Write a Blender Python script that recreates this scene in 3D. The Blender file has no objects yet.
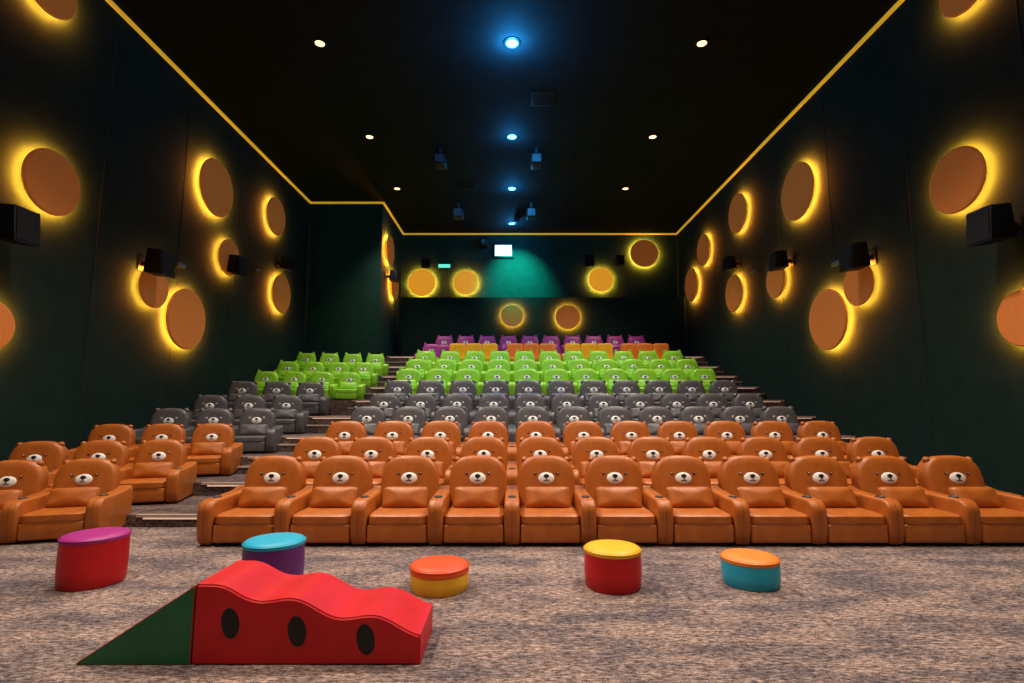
import bpy, bmesh, math, random
from math import sin, cos, pi, radians
from mathutils import Matrix, Vector
random.seed(7)
scene = bpy.context.scene
col = scene.collection
CAMZ = 1.65
DZ = .12
XL, XR, CEIL, YB, YF = -7.9, 7.63, 9.5, 23.3, -4.5

# ------------------------------------------------------------ materials
def mat(name, c, rough=0.6, c2=None, scale=8, bump=0.0, bscale=60, spec=0.5, emit=None, estr=0, stretch=None, detail=4, metal=0):
    m = bpy.data.materials.new(name); m.use_nodes = True
    nt = m.node_tree; b = nt.nodes['Principled BSDF']
    b.inputs['Base Color'].default_value = (*c, 1)
    b.inputs['Roughness'].default_value = rough
    b.inputs['Metallic'].default_value = metal
    b.inputs['Specular IOR Level'].default_value = spec
    tc = nt.nodes.new('ShaderNodeTexCoord'); mp = nt.nodes.new('ShaderNodeMapping')
    nt.links.new(tc.outputs['Object'], mp.inputs['Vector'])
    if stretch: mp.inputs['Scale'].default_value = stretch
    if c2:
        n = nt.nodes.new('ShaderNodeTexNoise'); n.inputs['Scale'].default_value = scale; n.inputs['Detail'].default_value = detail
        r = nt.nodes.new('ShaderNodeValToRGB')
        r.color_ramp.elements[0].position = .38; r.color_ramp.elements[1].position = .62
        r.color_ramp.elements[0].color = (*c, 1); r.color_ramp.elements[1].color = (*c2, 1)
        nt.links.new(mp.outputs[0], n.inputs['Vector']); nt.links.new(n.outputs['Fac'], r.inputs['Fac'])
        nt.links.new(r.outputs[0], b.inputs['Base Color'])
    if bump:
        n2 = nt.nodes.new('ShaderNodeTexNoise'); n2.inputs['Scale'].default_value = bscale; n2.inputs['Detail'].default_value = 3
        bp = nt.nodes.new('ShaderNodeBump'); bp.inputs['Strength'].default_value = bump; bp.inputs['Distance'].default_value = .01
        nt.links.new(mp.outputs[0], n2.inputs['Vector']); nt.links.new(n2.outputs['Fac'], bp.inputs['Height'])
        nt.links.new(bp.outputs[0], b.inputs['Normal'])
    if emit:
        b.inputs['Emission Color'].default_value = (*emit, 1); b.inputs['Emission Strength'].default_value = estr
    return m

def carpet(name, dark, mid, light):
    m = bpy.data.materials.new(name); m.use_nodes = True
    nt = m.node_tree; b = nt.nodes['Principled BSDF']; L = nt.links
    b.inputs['Roughness'].default_value = .95; b.inputs['Specular IOR Level'].default_value = .1
    tc = nt.nodes.new('ShaderNodeTexCoord')
    mp = nt.nodes.new('ShaderNodeMapping'); mp.inputs['Scale'].default_value = (4.5, 12, 9)
    L.new(tc.outputs['Object'], mp.inputs['Vector'])
    n = nt.nodes.new('ShaderNodeTexNoise'); n.inputs['Scale'].default_value = 3.4; n.inputs['Detail'].default_value = 8; n.inputs['Roughness'].default_value = .9
    L.new(mp.outputs[0], n.inputs['Vector'])
    r = nt.nodes.new('ShaderNodeValToRGB'); e = r.color_ramp.elements
    e[0].position = .42; e[0].color = (*dark, 1); e[1].position = .59; e[1].color = (*light, 1)
    x = e.new(.49); x.color = (*mid, 1)
    L.new(n.outputs['Fac'], r.inputs['Fac'])
    n3 = nt.nodes.new('ShaderNodeTexNoise'); n3.inputs['Scale'].default_value = 1.3; n3.inputs['Detail'].default_value = 7; n3.inputs['Roughness'].default_value = .75
    mp3 = nt.nodes.new('ShaderNodeMapping'); mp3.inputs['Scale'].default_value = (.8, 2.2, 1)
    L.new(tc.outputs['Object'], mp3.inputs['Vector']); L.new(mp3.outputs[0], n3.inputs['Vector'])
    mx = nt.nodes.new('ShaderNodeMix'); mx.data_type = 'RGBA'; mx.blend_type = 'MULTIPLY'; mx.inputs['Factor'].default_value = .9
    r2 = nt.nodes.new('ShaderNodeValToRGB'); r2.color_ramp.elements[0].position = .42; r2.color_ramp.elements[1].position = .58
    r2.color_ramp.elements[0].color = (.36, .36, .42, 1); r2.color_ramp.elements[1].color = (1, .90, .83, 1)
    L.new(n3.outputs['Fac'], r2.inputs['Fac'])
    L.new(r.outputs[0], mx.inputs['A']); L.new(r2.outputs[0], mx.inputs['B'])
    L.new(mx.outputs['Result'], b.inputs['Base Color'])
    n2 = nt.nodes.new('ShaderNodeTexNoise'); n2.inputs['Scale'].default_value = 90
    L.new(tc.outputs['Object'], n2.inputs['Vector'])
    bp = nt.nodes.new('ShaderNodeBump'); bp.inputs['Strength'].default_value = .6; bp.inputs['Distance'].default_value = .02
    L.new(n2.outputs['Fac'], bp.inputs['Height']); L.new(bp.outputs[0], b.inputs['Normal'])
    return m

M = {}
M['wall'] = mat('dark_green_fabric', (.0095, .0235, .0195), .9, c2=(.0115, .028, .0235), scale=3, bump=.2, bscale=120, spec=.08)
M['wall2'] = mat('green_fabric', (.010, .038, .029), .9, c2=(.013, .045, .035), scale=3, bump=.2, bscale=120, spec=.08)
M['seam'] = mat('wall_seam', (.004, .008, .007), .9)
M['ceil'] = mat('black_ceiling', (.010, .012, .013), .85, c2=(.013, .015, .016), scale=2, spec=.12)
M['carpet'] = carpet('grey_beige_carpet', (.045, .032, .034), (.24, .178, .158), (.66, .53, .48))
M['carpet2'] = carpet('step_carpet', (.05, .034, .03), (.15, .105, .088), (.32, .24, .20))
M['trimy'] = mat('yellow_trim', (.75, .5, .03), .5, emit=(1, .60, .03), estr=.36)
M['disc'] = mat('orange_disc_fabric', (.70, .21, .045), .8, c2=(.76, .235, .055), scale=30, bump=.2, bscale=200, spec=.2, emit=(1, .28, .04), estr=.09)  # faint self-glow added to the fabric to brighten the disc faces
M['glow'] = mat('amber_led', (1, .6, .1), .5, emit=(1, .27, .022), estr=330)
M['brown'] = mat('disc_back', (.2, .1, .04), .8, spec=.1)
M['glowy'] = mat('added_glow_disc', (.7, .36, .03), .6, c2=(.7, .4, .04), scale=20, emit=(1, .38, .02), estr=.6)  # amber emission put into the face for the yellow light on it
M['black'] = mat('black_plastic', (.005, .005, .0055), .5, spec=.3)
M['grille'] = mat('speaker_grille', (.007, .007, .008), .8, bump=.6, bscale=300, spec=.2)
M['blk2'] = mat('black_eye', (.008, .007, .007), .4)
M['white'] = mat('white_leather', (.88, .86, .82), .5)
M['steel'] = mat('steel', (.25, .25, .25), .4, metal=1)
M['warm'] = mat('warm_lamp', (1, .8, .6), .5, emit=(1, .55, .25), estr=3.2)
M['blue'] = mat('blue_lamp', (.3, .8, 1), .5, emit=(.10, .60, 1), estr=6)
M['step'] = mat('step_edge_glow', (1, .8, .7), .5, emit=(1, .58, .40), estr=.35)  # added glow strips standing in for light on the step edges
M['nose'] = mat('step_nosing', (.50, .36, .29), .6)
M['winw'] = mat('projector_glass', (.8, .95, 1), .2, emit=(.6, 1, .95), estr=2.0)
M['sign'] = mat('exit_sign_green', (.1, .8, .6), .4, emit=(.15, .9, .65), estr=.9)

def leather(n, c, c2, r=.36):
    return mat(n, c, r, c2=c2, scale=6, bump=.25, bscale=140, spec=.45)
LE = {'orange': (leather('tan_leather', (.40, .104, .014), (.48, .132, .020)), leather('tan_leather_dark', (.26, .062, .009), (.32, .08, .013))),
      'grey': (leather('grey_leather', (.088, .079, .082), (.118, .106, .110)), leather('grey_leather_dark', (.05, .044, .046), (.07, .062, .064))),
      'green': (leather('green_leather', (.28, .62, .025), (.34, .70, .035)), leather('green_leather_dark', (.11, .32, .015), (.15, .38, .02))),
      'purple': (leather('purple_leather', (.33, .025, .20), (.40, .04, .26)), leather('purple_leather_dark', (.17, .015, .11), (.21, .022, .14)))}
for k, c in {'red': (.54, .006, .010), 'yel': (.80, .42, .015), 'ora': (.74, .22, .03), 'rora': (.70, .075, .012), 'cyan': (.015, .36, .54),
             'pur': (.36, .022, .20), 'pur2': (.12, .02, .16), 'grn': (.012, .13, .045), 'lgrn': (.03, .24, .06), 'blk': (.006, .006, .006)}.items():
    M[k] = mat('vinyl_' + k, c, .45, c2=tuple(min(1, v * 1.12) for v in c), scale=5, bump=.12, bscale=60, spec=.4)

# ------------------------------------------------------------ mesh helpers
def finish(bm, name, mats, loc=(0, 0, 0), rot=(0, 0, 0), angle=38, make=True):
    bmesh.ops.recalc_face_normals(bm, faces=bm.faces)
    me = bpy.data.meshes.new(name); bm.to_mesh(me); bm.free()
    for m in mats: me.materials.append(m)
    me.shade_smooth(); me.set_sharp_from_angle(angle=radians(angle))
    if not make: return me
    return inst(me, name, loc, rot)
def inst(me, name, loc, rot=(0, 0, 0), sc=1):
    o = bpy.data.objects.new(name, me); col.objects.link(o)
    o.location = loc; o.rotation_euler = rot; o.scale = (sc, sc, sc)
    return o
def box(bm, x0, x1, y0, y1, z0, z1, mi=0, bev=0, seg=3, M4=None):
    tmp = bmesh.new()
    bmesh.ops.create_cube(tmp, size=1)
    for v in tmp.verts:
        v.co = Vector(((x0 + x1) / 2 + v.co.x * (x1 - x0), (y0 + y1) / 2 + v.co.y * (y1 - y0), (z0 + z1) / 2 + v.co.z * (z1 - z0)))
    if bev: bmesh.ops.bevel(tmp, geom=tmp.edges[:], offset=bev, segments=seg, affect='EDGES', profile=.5)
    merge(bm, tmp, mi, M4)
def merge(bm, tmp, mi=None, M4=None):
    if M4: bmesh.ops.transform(tmp, matrix=M4, verts=tmp.verts)
    mp = {}
    for v in tmp.verts: mp[v] = bm.verts.new(v.co)
    for f in tmp.faces:
        nf = bm.faces.new([mp[v] for v in f.verts]); nf.material_index = f.material_index if mi is None else mi
    tmp.free()
def sgn(a, e): return math.copysign(abs(a) ** e, a)
def superel(bm, c, r, e1=.5, e2=.5, mi=0, nu=20, nv=12, M4=None):
    tmp = bmesh.new(); rows = []
    for j in range(1, nv):
        ph = -pi / 2 + pi * j / nv; row = []
        for i in range(nu):
            th = 2 * pi * i / nu
            row.append(tmp.verts.new((c[0] + r[0] * sgn(cos(ph), e1) * sgn(cos(th), e2), c[1] + r[1] * sgn(cos(ph), e1) * sgn(sin(th), e2), c[2] + r[2] * sgn(sin(ph), e1))))
        rows.append(row)
    b = tmp.verts.new((c[0], c[1], c[2] - r[2])); t = tmp.verts.new((c[0], c[1], c[2] + r[2]))
    for j in range(len(rows) - 1):
        for i in range(nu):
            tmp.faces.new((rows[j][i], rows[j][(i + 1) % nu], rows[j + 1][(i + 1) % nu], rows[j + 1][i]))
    for i in range(nu):
        tmp.faces.new((b, rows[0][(i + 1) % nu], rows[0][i])); tmp.faces.new((t, rows[-1][i], rows[-1][(i + 1) % nu]))
    merge(bm, tmp, mi, M4)
def lathe(bm, prof, n=48, M4=None):
    tmp = bmesh.new(); prev = None
    for (r, z, mi) in prof:
        cur = [tmp.verts.new((0, 0, z))] if r < 1e-6 else [tmp.verts.new((r * cos(2 * pi * i / n), r * sin(2 * pi * i / n), z)) for i in range(n)]
        if prev:
            for i in range(n):
                a, b_ = prev[i % len(prev)], prev[(i + 1) % len(prev)]
                c, d = cur[i % len(cur)], cur[(i + 1) % len(cur)]
                vs = []
                for v in (a, b_, d, c):
                    if v not in vs: vs.append(v)
                if len(vs) > 2: tmp.faces.new(vs).material_index = mi
        prev = cur
    merge(bm, tmp, None, M4)
def extr_x(bm, pts, x0, x1, mi=0, bev=0, seg=3, M4=None):
    tmp = bmesh.new()
    a = [tmp.verts.new((x0, y, z)) for y, z in pts]; b = [tmp.verts.new((x1, y, z)) for y, z in pts]
    n = len(pts); fa = tmp.faces.new(a); fb = tmp.faces.new(b[::-1])
    for i in range(n): tmp.faces.new((a[i], b[i], b[(i + 1) % n], a[(i + 1) % n]))
    bmesh.ops.recalc_face_normals(tmp, faces=tmp.faces)
    if bev:
        es = list(set(list(fa.edges) + list(fb.edges)))
        bmesh.ops.bevel(tmp, geom=es, offset=bev, segments=seg, affect='EDGES', profile=.5)
    merge(bm, tmp, mi, M4)
def arc(cy, cz, r, a0, a1, n=6):
    return [(cy + r * cos(radians(a0 + (a1 - a0) * i / n)), cz + r * sin(radians(a0 + (a1 - a0) * i / n))) for i in range(n + 1)]

# ------------------------------------------------------------ chairs
def outline(kind):
    pts = []; N = 72
    for i in range(N):
        t = 2 * pi * i / N
        e = .66 if sin(t) > 0 else .42
        x = .378 * sgn(cos(t), e); z = .375 * sgn(sin(t), e)
        if sin(t) < 0: x *= 1 - .05 * abs(sin(t))
        pts.append((x, z))
    return pts
def chair(kind, both):
    bm = bmesh.new()
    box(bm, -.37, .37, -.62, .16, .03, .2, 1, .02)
    box(bm, -.352, .352, -.705, -.61, .04, .255, 0, .03)
    for sx in (-.3, .3):
        box(bm, sx - .03, sx + .03, -.6, -.54, 0, .05, 3)
    superel(bm, (0, -.36, .285), (.357, .35, .085), .30, .24, 0, 40, 12)
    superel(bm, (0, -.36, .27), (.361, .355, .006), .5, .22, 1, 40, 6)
    arm = [(.22, .02), (-.66, .02)] + [(-.70, .06), (-.725, .2)] + arc(-.605, .40, .125, 180, 95, 6) + [(-.3, .525), (.0, .535), (.17, .57), (.22, .53)]
    cs = [-.45] + ([.45] if both else [])
    for cx in cs:
        extr_x(bm, arm, cx - .09, cx + .09, 0, .032, 3)
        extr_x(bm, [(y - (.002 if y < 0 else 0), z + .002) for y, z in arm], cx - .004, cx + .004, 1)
        lathe(bm, [(0, .530, 3), (.038, .530, 3), (.041, .538, 4), (.05, .538, 4), (.054, .52, 4)], 20, Matrix.Translation((cx, -.46, .0)))
    R = Matrix.Translation((0, 0, .22)) @ Matrix.Rotation(radians(-10), 4, 'X') @ Matrix.Translation((0, .03, 0))
    C = .385
    tmp = bmesh.new(); pts = outline(kind); prev = None
    lay = [(.13, .0), (.13, .86), (.10, .97), (.05, 1), (-.04, 1), (-.075, .98), (-.098, .94), (-.110, .87), (-.118, .7), (-.122, .35), (-.123, 0)]
    for (y, s) in lay:
        cur = [tmp.verts.new((0, y, C))] if s == 0 else [tmp.verts.new((x * s, y, C + z * s)) for x, z in pts]
        if prev:
            n = len(pts)
            for i in range(n):
                vs = []
                for v in (prev[i % len(prev)], prev[(i + 1) % len(prev)], cur[(i + 1) % len(cur)], cur[i % len(cur)]):
                    if v not in vs: vs.append(v)
                if len(vs) > 2: tmp.faces.new(vs)
        prev = cur
    merge(bm, tmp, 0, R)
    box(bm, -.34, .34, .06, .18, .03, .6, 1, .04, 3)
    for s in (-1, 1):
        if kind in ('orange', 'grey'):
            er = .045 if kind == 'orange' else .065
            superel(bm, (s * .285, -.02, C + .318), (er, .045, er), 1, 1, 0, 18, 10, R)
            superel(bm, (s * .285, -.052, C + .316), (er * .6, .025, er * .6), 1, 1, 1, 14, 8, R)
        else:
            tmp = bmesh.new()
            b1 = [(s * .34, C + .22), (s * .13, C + .35), (s * .29, C + .46)]
            f = [tmp.verts.new((x, -.06, z)) for x, z in b1]; g = [tmp.verts.new((x, .05, z)) for x, z in b1]
            tmp.faces.new(f); tmp.faces.new(g[::-1])
            for i in range(3): tmp.faces.new((f[i], g[i], g[(i + 1) % 3], f[(i + 1) % 3]))
            bmesh.ops.recalc_face_normals(tmp, faces=tmp.faces)
            bmesh.ops.bevel(tmp, geom=tmp.edges[:], offset=.022, segments=3, affect='EDGES')
            merge(bm, tmp, 0, R)
    fz = C + .075
    superel(bm, (0, -.115, fz), (.110, .03, .078), 1, .9, 2, 28, 12, R)
    superel(bm, (0, -.143, fz + .030), (.036, .015, .025), 1, 1, 3, 14, 8, R)
    box(bm, -.005, .005, -.150, -.138, fz - .030, fz + .01, 3, 0, 1, R)
    for s in (-1, 1):
        superel(bm, (s * .02, -.140, fz - .030), (.02, .009, .007), 1, 1, 3, 10, 6, R)
        superel(bm, (s * .145, -.118, fz + .060), (.019, .014, .019), 1, 1, 3, 12, 8, R)
        superel(bm, (s * .148, -.130, fz + .066), (.006, .006, .006), 1, 1, 2, 8, 6, R)
        if kind in ('green', 'grey'):
            superel(bm, (s * .145, -.112, fz + .060), (.036, .013, .032), 1, 1, 2, 14, 8, R)
    P = Matrix.Translation((0, -.225, .475)) @ Matrix.Rotation(radians(-24), 4, 'X') @ Matrix.Rotation(radians(90), 4, 'X')
    superel(bm, (0, 0, 0), (.285, .135, .10), .8, .24, 0, 56, 18, P)
    superel(bm, (0, 0, 0), (.293, .143, .007), .6, .22, 1, 56, 6, P)
    a, d = LE[kind]
    return finish(bm, kind + '_recliner', [a, d, M['white'], M['blk2'], M['steel']], make=False)
CH = {(k, b): chair(k, b) for k in LE for b in (False, True)}
NM = {'orange': 'bear_face_recliner', 'grey': 'koala_face_recliner', 'green': 'crocodile_face_recliner', 'purple': 'cat_face_recliner'}

rises = [.16, .21, .27, .31, .40, .42, .42, .42, .43, .5]
H = [0]
for r in rises: H.append(H[-1] + r)
YBK = [7.0 + 1.47 * i for i in range(11)]
kinds = ['orange'] * 3 + ['grey'] * 3 + ['green'] * 3 + [None, 'purple']
for r in range(11):
    k = kinds[r]
    if k is None: continue
    idx = range(11) if k != 'purple' else range(0, 10)
    last = idx[-1]
    for i in idx:
        inst(CH[(k, i == last)], NM[k], (-3.15 + .9 * i + (.3 if k == 'purple' else 0), YBK[r], H[r]))
    if r < 9:
        n, p, bx, sc, a = {'orange': (3, .84, -5.72, .95, 15), 'grey': (3, .86, -5.60, .96, 13), 'green': (4, .80, -4.98, .89, 10)}[k]
        a = radians(a)
        for i in range(n):
            inst(CH[(k, i == 0)], NM[k], (bx - p * i * cos(a), YBK[r] + .12 - p * i * sin(a), H[r]), (0, 0, a), sc)

def sofa(cm, cd, w):
    bm = bmesh.new()
    box(bm, -w / 2, w / 2, -.65, .2, .04, .24, 1, .02)
    n = max(1, round(w / .8)); s = (w - .3) / n
    for i in range(n):
        x = -w / 2 + .15 + s * (i + .5)
        superel(bm, (x, -.3, .29), (s / 2, .36, .09), .35, .28, 0, 28, 10)
        superel(bm, (x, .08, .62), (s / 2, .11, .37), .3, .25, 0, 28, 12)
    for sx in (-1, 1):
        superel(bm, (sx * (w / 2 - .08), -.22, .28), (.09, .44, .26), .4, .35, 0, 24, 12)
        for y in (-.55, .1): box(bm, sx * (w / 2 - .1) - .03, sx * (w / 2 - .1) + .03, y - .03, y + .03, 0, .05, 2)
    return finish(bm, 'sofa', [cm, cd, M['black']], make=False)
so = sofa(M['ora'], M['ora'], 2.2); sy = sofa(M['yel'], M['ora'], 2.2)
for x, me in ((-1.5, sy), (.75, so), (3.0, sy), (5.2, so)):
    inst(me, 'lounge_sofa', (x, YBK[9], H[9]))
inst(CH[('purple', False)], NM['purple'], (-3.15, YBK[9], H[9]))

# ------------------------------------------------------------ room shell
def slab(name, x0, x1, y0, y1, z0, z1, m):
    bm = bmesh.new(); box(bm, x0, x1, y0, y1, z0, z1)
    return finish(bm, name, [m])
R0 = YBK[1] - 1.17
slab('floor', XL, XR, YF, R0, -.2, 0, M['carpet'])
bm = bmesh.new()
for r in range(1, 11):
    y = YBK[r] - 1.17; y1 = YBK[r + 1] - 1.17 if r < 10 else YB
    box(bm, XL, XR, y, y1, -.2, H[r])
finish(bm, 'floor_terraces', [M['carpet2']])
slab('wall_left', XL - .2, XL, YF, YB, -.2, CEIL + .2, M['wall'])
slab('wall_right', XR, XR + .2, YF, YB, -.2, CEIL + .2, M['wall'])
slab('wall_back', XL - .2, XR + .2, YB, YB + .2, -.2, CEIL + .2, M['wall2'])
slab('wall_front', XL - .2, XR + .2, YF - .2, YF, -.2, CEIL + .2, M['wall'])
slab('ceiling', XL, XR, YF, YB, CEIL, CEIL + .2, M['ceil'])
slab('wall_projection_room', XL, -5.05, 19.55, YB, H[9], CEIL, M['wall2'])
slab('wall_back_lower', -5.05, XR, 22.45, YB, H[10], 6.2 + DZ, M['wall'])

# aisle steps (one object per step)
for side in (0, 1):
    for r in range(1, 11):
        x0, x1 = ((-5.1 if r < 6 else -4.46), -3.72) if side == 0 else (6.42, XR - .02)
        if side == 0 and r >= 9: x0 = -4.95
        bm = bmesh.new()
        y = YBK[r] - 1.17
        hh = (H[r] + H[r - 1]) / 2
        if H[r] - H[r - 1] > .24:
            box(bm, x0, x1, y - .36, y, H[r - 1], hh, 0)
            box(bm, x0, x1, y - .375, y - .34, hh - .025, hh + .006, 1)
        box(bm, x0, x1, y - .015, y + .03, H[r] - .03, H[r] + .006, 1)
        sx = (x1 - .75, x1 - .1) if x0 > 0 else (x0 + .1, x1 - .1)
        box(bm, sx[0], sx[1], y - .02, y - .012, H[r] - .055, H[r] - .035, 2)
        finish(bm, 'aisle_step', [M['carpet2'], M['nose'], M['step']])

# trims
t = .07
def trim(n, x0, x1, y0, y1): slab(n, x0, x1, y0, y1, CEIL - .06, CEIL, M['trimy'])
trim('trim_1', XL, XL + t, YF, 19.55 - t)
trim('trim_2', XL, -5.05 + t, 19.55 - t, 19.55)
trim('trim_3', -5.05, -5.05 + t, 19.55, YB)
trim('trim_4', -5.05 + t, XR, YB - t, YB)
trim('trim_5', XR - t, XR, YF, YB - t)
bm = bmesh.new()
for x in (XL + .003, XR - .003):
    for y in [2.4 + 2.4 * i for i in range(9)]:
        box(bm, x - .004, x + .004, y - .010, y + .010, 0, CEIL - .1)
finish(bm, 'trim_6', [M['seam']])

bm = bmesh.new(); box(bm, -6.2, 6.2, .04, .10, 1.4, 7.6, 0); box(bm, -6.35, 6.35, 0, .04, 1.25, 7.75, 1)
finish(bm, 'cinema_screen', [mat('screen_cloth', (.25, .25, .25), .8), M['black']], (0, YF + .3, 0))

# ------------------------------------------------------------ disc lamps (LED ring faces the wall)
def disc(R, lit=None):
    bm = bmesh.new()
    G, T = .12, .05
    prof = [(0, .0, 2), (.5 * R, .0, 2), (.5 * R, G, 2), (.84 * R, G, 2), (.97 * R, G, 1), (R - .006, G, 2), (R, G + .012, 0), (R, G + T - .02, 0), (R - .02, G + T, 0), (R * .5, G + T + .003, 0), (0, G + T + .003, 0)]
    lathe(bm, prof, 64)
    return finish(bm, 'disc', [lit or M['disc'], M['glow'], M['brown']], make=False)
def put_disc(side, a, z, R, lit=None):
    me = disc(R, lit); z += DZ
    if side == 'L': inst(me, 'wall_disc_lamp', (XL, a, z), (0, radians(90), 0))
    if side == 'B': inst(me, 'wall_disc_lamp', (-5.05, a, z), (0, radians(90), 0))
    if side == 'R': inst(me, 'wall_disc_lamp', (XR, a, z), (0, radians(-90), 0))
    if side == 'U': inst(me, 'wall_disc_lamp', (a, YB, z), (radians(90), 0, 0))
    if side == 'W': inst(me, 'wall_disc_lamp', (a, 22.45, z), (radians(90), 0, 0))
for y, z, d in [(8.40, 5.25, 1.10), (13.1, 7.18, 1.5), (16.5, 7.67, 1.25), (7.95, 8.55, 1.05), (7.65, 2.7, .75), (11.05, 4.05, .9), (12.25, 3.55, 1.45), (13.9, 5.53, 1.0), (17.2, 5.23, 1.3)]:
    put_disc('L', y, z, d / 2)
for y, z, d in [(8.38, 5.28, 1.10), (13.1, 7.08, 1.5), (16.65, 7.83, 1.3), (19.8, 7.53, 1.25), (21.3, 6.48, 1.4), (17.25, 5.26, 1.25), (14.47, 5.03, 1.0), (12.2, 3.53, 1.45), (11.02, 4.12, .95), (7.5, 2.79, .85), (7.85, 8.45, .95)]:
    put_disc('R', y, z, d / 2)
put_disc('B', 20.4, 7.7, .6); put_disc('B', 21.4, 6.48, .6)
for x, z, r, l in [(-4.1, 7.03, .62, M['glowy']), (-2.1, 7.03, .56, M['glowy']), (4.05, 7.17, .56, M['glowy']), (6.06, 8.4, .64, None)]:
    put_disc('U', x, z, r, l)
put_disc('W', 0, 5.37, .48); put_disc('W', 2.43, 5.3, .53)

# ------------------------------------------------------------ speakers
def speaker(s):
    bm = bmesh.new()
    pr = [(-.5 * s, -.45 * s), (-.42 * s, .45 * s), (.1 * s, .5 * s), (.18 * s, -.35 * s)]
    extr_x(bm, pr, -.36 * s, .36 * s, 0, .02)
    extr_x(bm, [(-.515 * s, -.40 * s), (-.445 * s, .41 * s), (-.43 * s, .41 * s), (-.49 * s, -.40 * s)], -.32 * s, .32 * s, 1)
    box(bm, -.05, .05, .1 * s, .34 * s + .08, -.05, .05, 0, .01); box(bm, -.12, .12, .34 * s + .07, .34 * s + .09, -.15, .15, 0)
    return finish(bm, 'spk', [M['black'], M['grille']], make=False), .34 * s + .1
for side, a, z, s in [('L', 10.8, 4.5, .6), ('L', 13.9, 5.3, .55), ('L', 7.6, 4.2, .6), ('L', 17.0, 6.2, .5), ('R', 10.7, 4.6, .6), ('R', 13.8, 5.4, .55), ('R', 7.6, 4.2, .6), ('R', 17.0, 6.2, .5),
                      ('U', -3.9, 7.85, .5), ('U', 3.5, 7.95, .6), ('U', 4.9, 8.0, .5), ('B', 20.3, 6.6, .5)]:
    me, off = speaker(s); z += DZ
    if side == 'L': inst(me, 'wall_speaker', (XL + off, a, z), (0, 0, radians(90)))
    if side == 'B': inst(me, 'wall_speaker', (-5.05 + off, a, z), (0, 0, radians(90)))
    if side == 'R': inst(me, 'wall_speaker', (XR - off, a, z), (0, 0, radians(-90)))
    if side == 'U': inst(me, 'wall_speaker', (a, YB - off, z))
for X, y, z, s in [(XL + .01, 11.9, 4.87, 1), (XR - .01, 11.6, 4.87, -1), (XL + .01, 15.6, 5.72, 1), (XR - .01, 15.6, 5.72, -1)]:
    bm = bmesh.new()
    box(bm, 0, .04, -.05, .05, -.05, .05, 0); box(bm, .04, .16, -.015, .015, -.015, .015, 0); box(bm, .12, .2, -.2, .08, -.05, .05, 1, .02)
    finish(bm, 'security_camera', [M['black'], M['steel']], (X, y, z), (0, 0, 0 if s > 0 else pi))

for x, y, s in [(.75, 15.2, .32), (-2.2, 15.2, .32), (.75, 19.6, .36), (-2.1, 19.6, .36)]:
    bm = bmesh.new()
    box(bm, -.04, .04, -.04, .04, -.25, 0, 1)
    box(bm, -s / 2, s / 2, -.35, .35, -.25 - s, -.25, 0, .03, 3, Matrix.Rotation(radians(8), 4, 'X'))
    box(bm, -s * .4, s * .4, -.37, -.34, -.21 - s, -.3, 2, 0, 1, Matrix.Rotation(radians(8), 4, 'X'))
    finish(bm, 'ceiling_speaker', [M['black'], M['steel'], M['steel']], (x, y, CEIL))
for x, y in ((.8, 12.6), (-1.6, 18.0)):
    bm = bmesh.new(); box(bm, -.3, .3, -.3, .3, -.02, 0, 0, .004)
    for i in range(6): box(bm, -.26, .26, -.24 + i * .09, -.2 + i * .09, -.03, -.02, 1)
    finish(bm, 'air_vent', [M['black'], M['grille']], (x, y, CEIL))

bm = bmesh.new(); box(bm, -.48, .48, -.08, 0, -.34, .34, 1, .01); box(bm, -.38, .38, -.1, -.07, -.25, .25, 0)
finish(bm, 'window_1', [M['winw'], M['black']], (-.4, YB, 8.55 + DZ))
bm = bmesh.new(); box(bm, -.2, .2, -.4, 0, -.2, .2, 0, .03); lathe(bm, [(0, 0, 1), (.1, 0, 1), (.12, .06, 1)], 24, Matrix.Translation((0, -.46, 0)) @ Matrix.Rotation(radians(-90), 4, 'X'))
finish(bm, 'digital_projector', [M['black'], M['steel']], (-1.3, YB - .02, 9.0))
bm = bmesh.new(); box(bm, -.3, .3, -.06, 0, -.1, .1, 1, .01); box(bm, -.27, .27, -.07, -.055, -.08, .08, 0)
finish(bm, 'exit_sign', [M['sign'], M['black']], (-3.1, YB, 7.95))

# ------------------------------------------------------------ lights
def spot(loc, e, c, ang=110, r=.12, blend=.8):
    l = bpy.data.lights.new('spot', 'SPOT'); l.energy = e; l.color = c; l.spot_size = radians(ang); l.spot_blend = blend; l.shadow_soft_size = r
    o = bpy.data.objects.new('downlight_beam', l); col.objects.link(o); o.location = loc; return o
def downl(x, y, m, rad):
    bm = bmesh.new()
    lathe(bm, [(rad * 1.5, 0, 0), (rad * 1.5, -.02, 0), (rad * 1.1, -.03, 0), (rad, -.02, 0), (rad, -.012, 1), (0, -.012, 1)], 28)
    return finish(bm, 'ceiling_downlight', [M['black'], m], (x, y, CEIL))
WARM = (1, .85, .70)
for y, e in ((-1.0, 450), (2.8, 1200), (6.7, 2100), (10.5, 1000), (14.5, 1000), (18.2, 1050)):
    for x in (-4.2, 4.15):
        o = downl(x, y, M['warm'], .10)
        s = spot((0, 0, -.1), e, WARM, 108, .15); s.parent = o
        s.rotation_euler = (0, radians(-9) if x < 0 else radians(9), 0)
for y in (10.5, 14.5, 18.2, 21.9):
    o = downl(0, y, M['blue'], .13)
    s = spot((0, 0, -.1), 240 if y < 21 else 60, (.15, .65, 1), 100, .1); s.parent = o
    l = bpy.data.lights.new('p', 'POINT'); l.energy = 240 if y < 12 else 70; l.color = (.02, .36, 1); l.shadow_soft_size = .05
    p = bpy.data.objects.new('lamp_halo_helper', l); col.objects.link(p); p.location = (0, 0, -.30); p.parent = o  # extra point light added to imitate the blue bloom around the lamp
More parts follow.
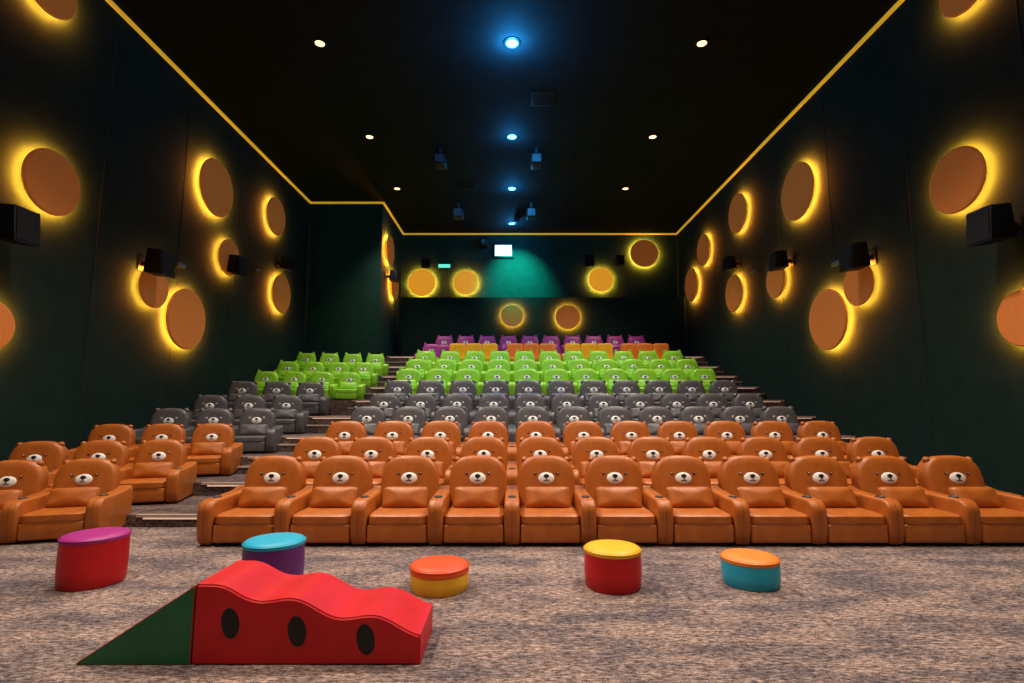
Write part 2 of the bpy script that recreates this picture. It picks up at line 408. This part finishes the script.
l = bpy.data.lights.new('wash', 'SPOT'); l.energy = 2600; l.color = (.02, .9, .78); l.spot_size = radians(76); l.spot_blend = 1; l.shadow_soft_size = .1
p = bpy.data.objects.new('wall_wash_beam', l); col.objects.link(p); p.location = (.2, 21.4, 9.2)
p.rotation_euler = (radians(42), 0, 0)
bm = bmesh.new(); box(bm, -.12, .12, -.12, .12, -.2, 0, 0, .02)
finish(bm, 'wash_light_fixture', [M['black']], (.2, 21.25, CEIL))

# ------------------------------------------------------------ stools
K = 1.078
def stool(name, r, h, body, top, x, y, capz=.06):
    r *= K; h *= K; x *= K; y *= K; capz *= K
    bm = bmesh.new()
    pr = [(0, 0, 0), (r * .93, 0, 0), (r * .97, .015, 0), (r * 1.0, h * .4, 0), (r * .99, h - capz, 0), (r * 1.005, h - capz + .004, 1), (r * 1.01, h - .03, 1), (r * .985, h - .008, 1), (r * .93, h + .004, 1), (r * .6, h + .012, 1), (0, h + .015, 1)]
    lathe(bm, pr, 56)
    lathe(bm, [(r * .995, h - .018, 1), (r * .995 + .007, h - .012, 1), (r * .995, h - .006, 1)], 56)
    finish(bm, name, [body, top], (x, y, 0))
stool('round_pouf', .25, .41, M['red'], M['pur'], -3.64, 4.72, .04)
stool('round_pouf', .245, .39, M['pur2'], M['cyan'], -2.02, 4.6, .04)
stool('round_pouf', .245, .2, M['yel'], M['rora'], -.61, 4.58, .06)
stool('round_pouf', .24, .32, M['red'], M['yel'], .86, 4.64, .04)
stool('round_pouf', .235, .23, M['cyan'], M['ora'], 2.06, 4.7, .04)

# ------------------------------------------------------------ watermelon ramp
bm = bmesh.new()
N = 60; x0, x1 = -1.9 * K, -.545 * K; y0, y1 = 3.28 * K, 3.78 * K
def topz(t):
    base = .455 - .26 * t ** 1.05
    return K * (base + .028 * sin(2 * pi * (t * 2.75 + .02)) * min(1, t * 5 + .2))
tmp = bmesh.new()
loop = [(x0, 0)] + [(x0 + (x1 - x0) * i / N, topz(i / N)) for i in range(N + 1)] + [(x1, 0)]
a = [tmp.verts.new((x, y0, z)) for x, z in loop]; b = [tmp.verts.new((x, y1, z)) for x, z in loop]
fa = tmp.faces.new(a); fb = tmp.faces.new(b[::-1])
for i in range(len(loop)):
    tmp.faces.new((a[i], b[i], b[(i + 1) % len(loop)], a[(i + 1) % len(loop)]))
bmesh.ops.recalc_face_normals(tmp, faces=tmp.faces)
bmesh.ops.bevel(tmp, geom=list(set(list(fa.edges) + list(fb.edges))), offset=.012, segments=3, affect='EDGES')
merge(bm, tmp, 0)
for (sx, sz) in ((-1.68, .235), (-1.28, .19), (-.87, .145)):
    superel(bm, (0, 0, 0), (.055 * K, .006, .088 * K), 1, 1, 1, 28, 14, Matrix.Translation((sx * K, y0 - .001, sz * K)) @ Matrix.Rotation(radians(-10), 4, 'Y'))
tmp = bmesh.new()
loop = [(x0 - .005, 0), (x0 - .005, .45 * K), (-2.58 * K, .012), (-2.58 * K, 0)]
a = [tmp.verts.new((x, y0, z)) for x, z in loop]; b = [tmp.verts.new((x, y1, z)) for x, z in loop]
tmp.faces.new(a).material_index = 2; tmp.faces.new(b[::-1]).material_index = 2
for i in range(4):
    f = tmp.faces.new((a[i], b[i], b[(i + 1) % 4], a[(i + 1) % 4])); f.material_index = 3 if i == 1 else 2
bmesh.ops.recalc_face_normals(tmp, faces=tmp.faces)
bmesh.ops.bevel(tmp, geom=[e for e in tmp.edges], offset=.005, segments=2, affect='EDGES')
merge(bm, tmp, None)
finish(bm, 'watermelon_soft_play_ramp', [M['red'], M['blk'], M['grn'], M['lgrn']])

# ------------------------------------------------------------ camera, world
w = bpy.data.worlds.new('w'); scene.world = w; w.use_nodes = True
w.node_tree.nodes['Background'].inputs[0].default_value = (.02, .02, .022, 1)
cd = bpy.data.cameras.new('cam'); cam = bpy.data.objects.new('camera', cd); col.objects.link(cam)
cam.location = (0, 0, CAMZ); cam.rotation_euler = (radians(90 + 6.9), 0, 0)
cd.sensor_width = 36; cd.lens = 520 / 1024 * 36; cd.clip_end = 100
scene.camera = cam
scene.view_settings.view_transform = 'Standard'
scene.view_settings.look = 'None'
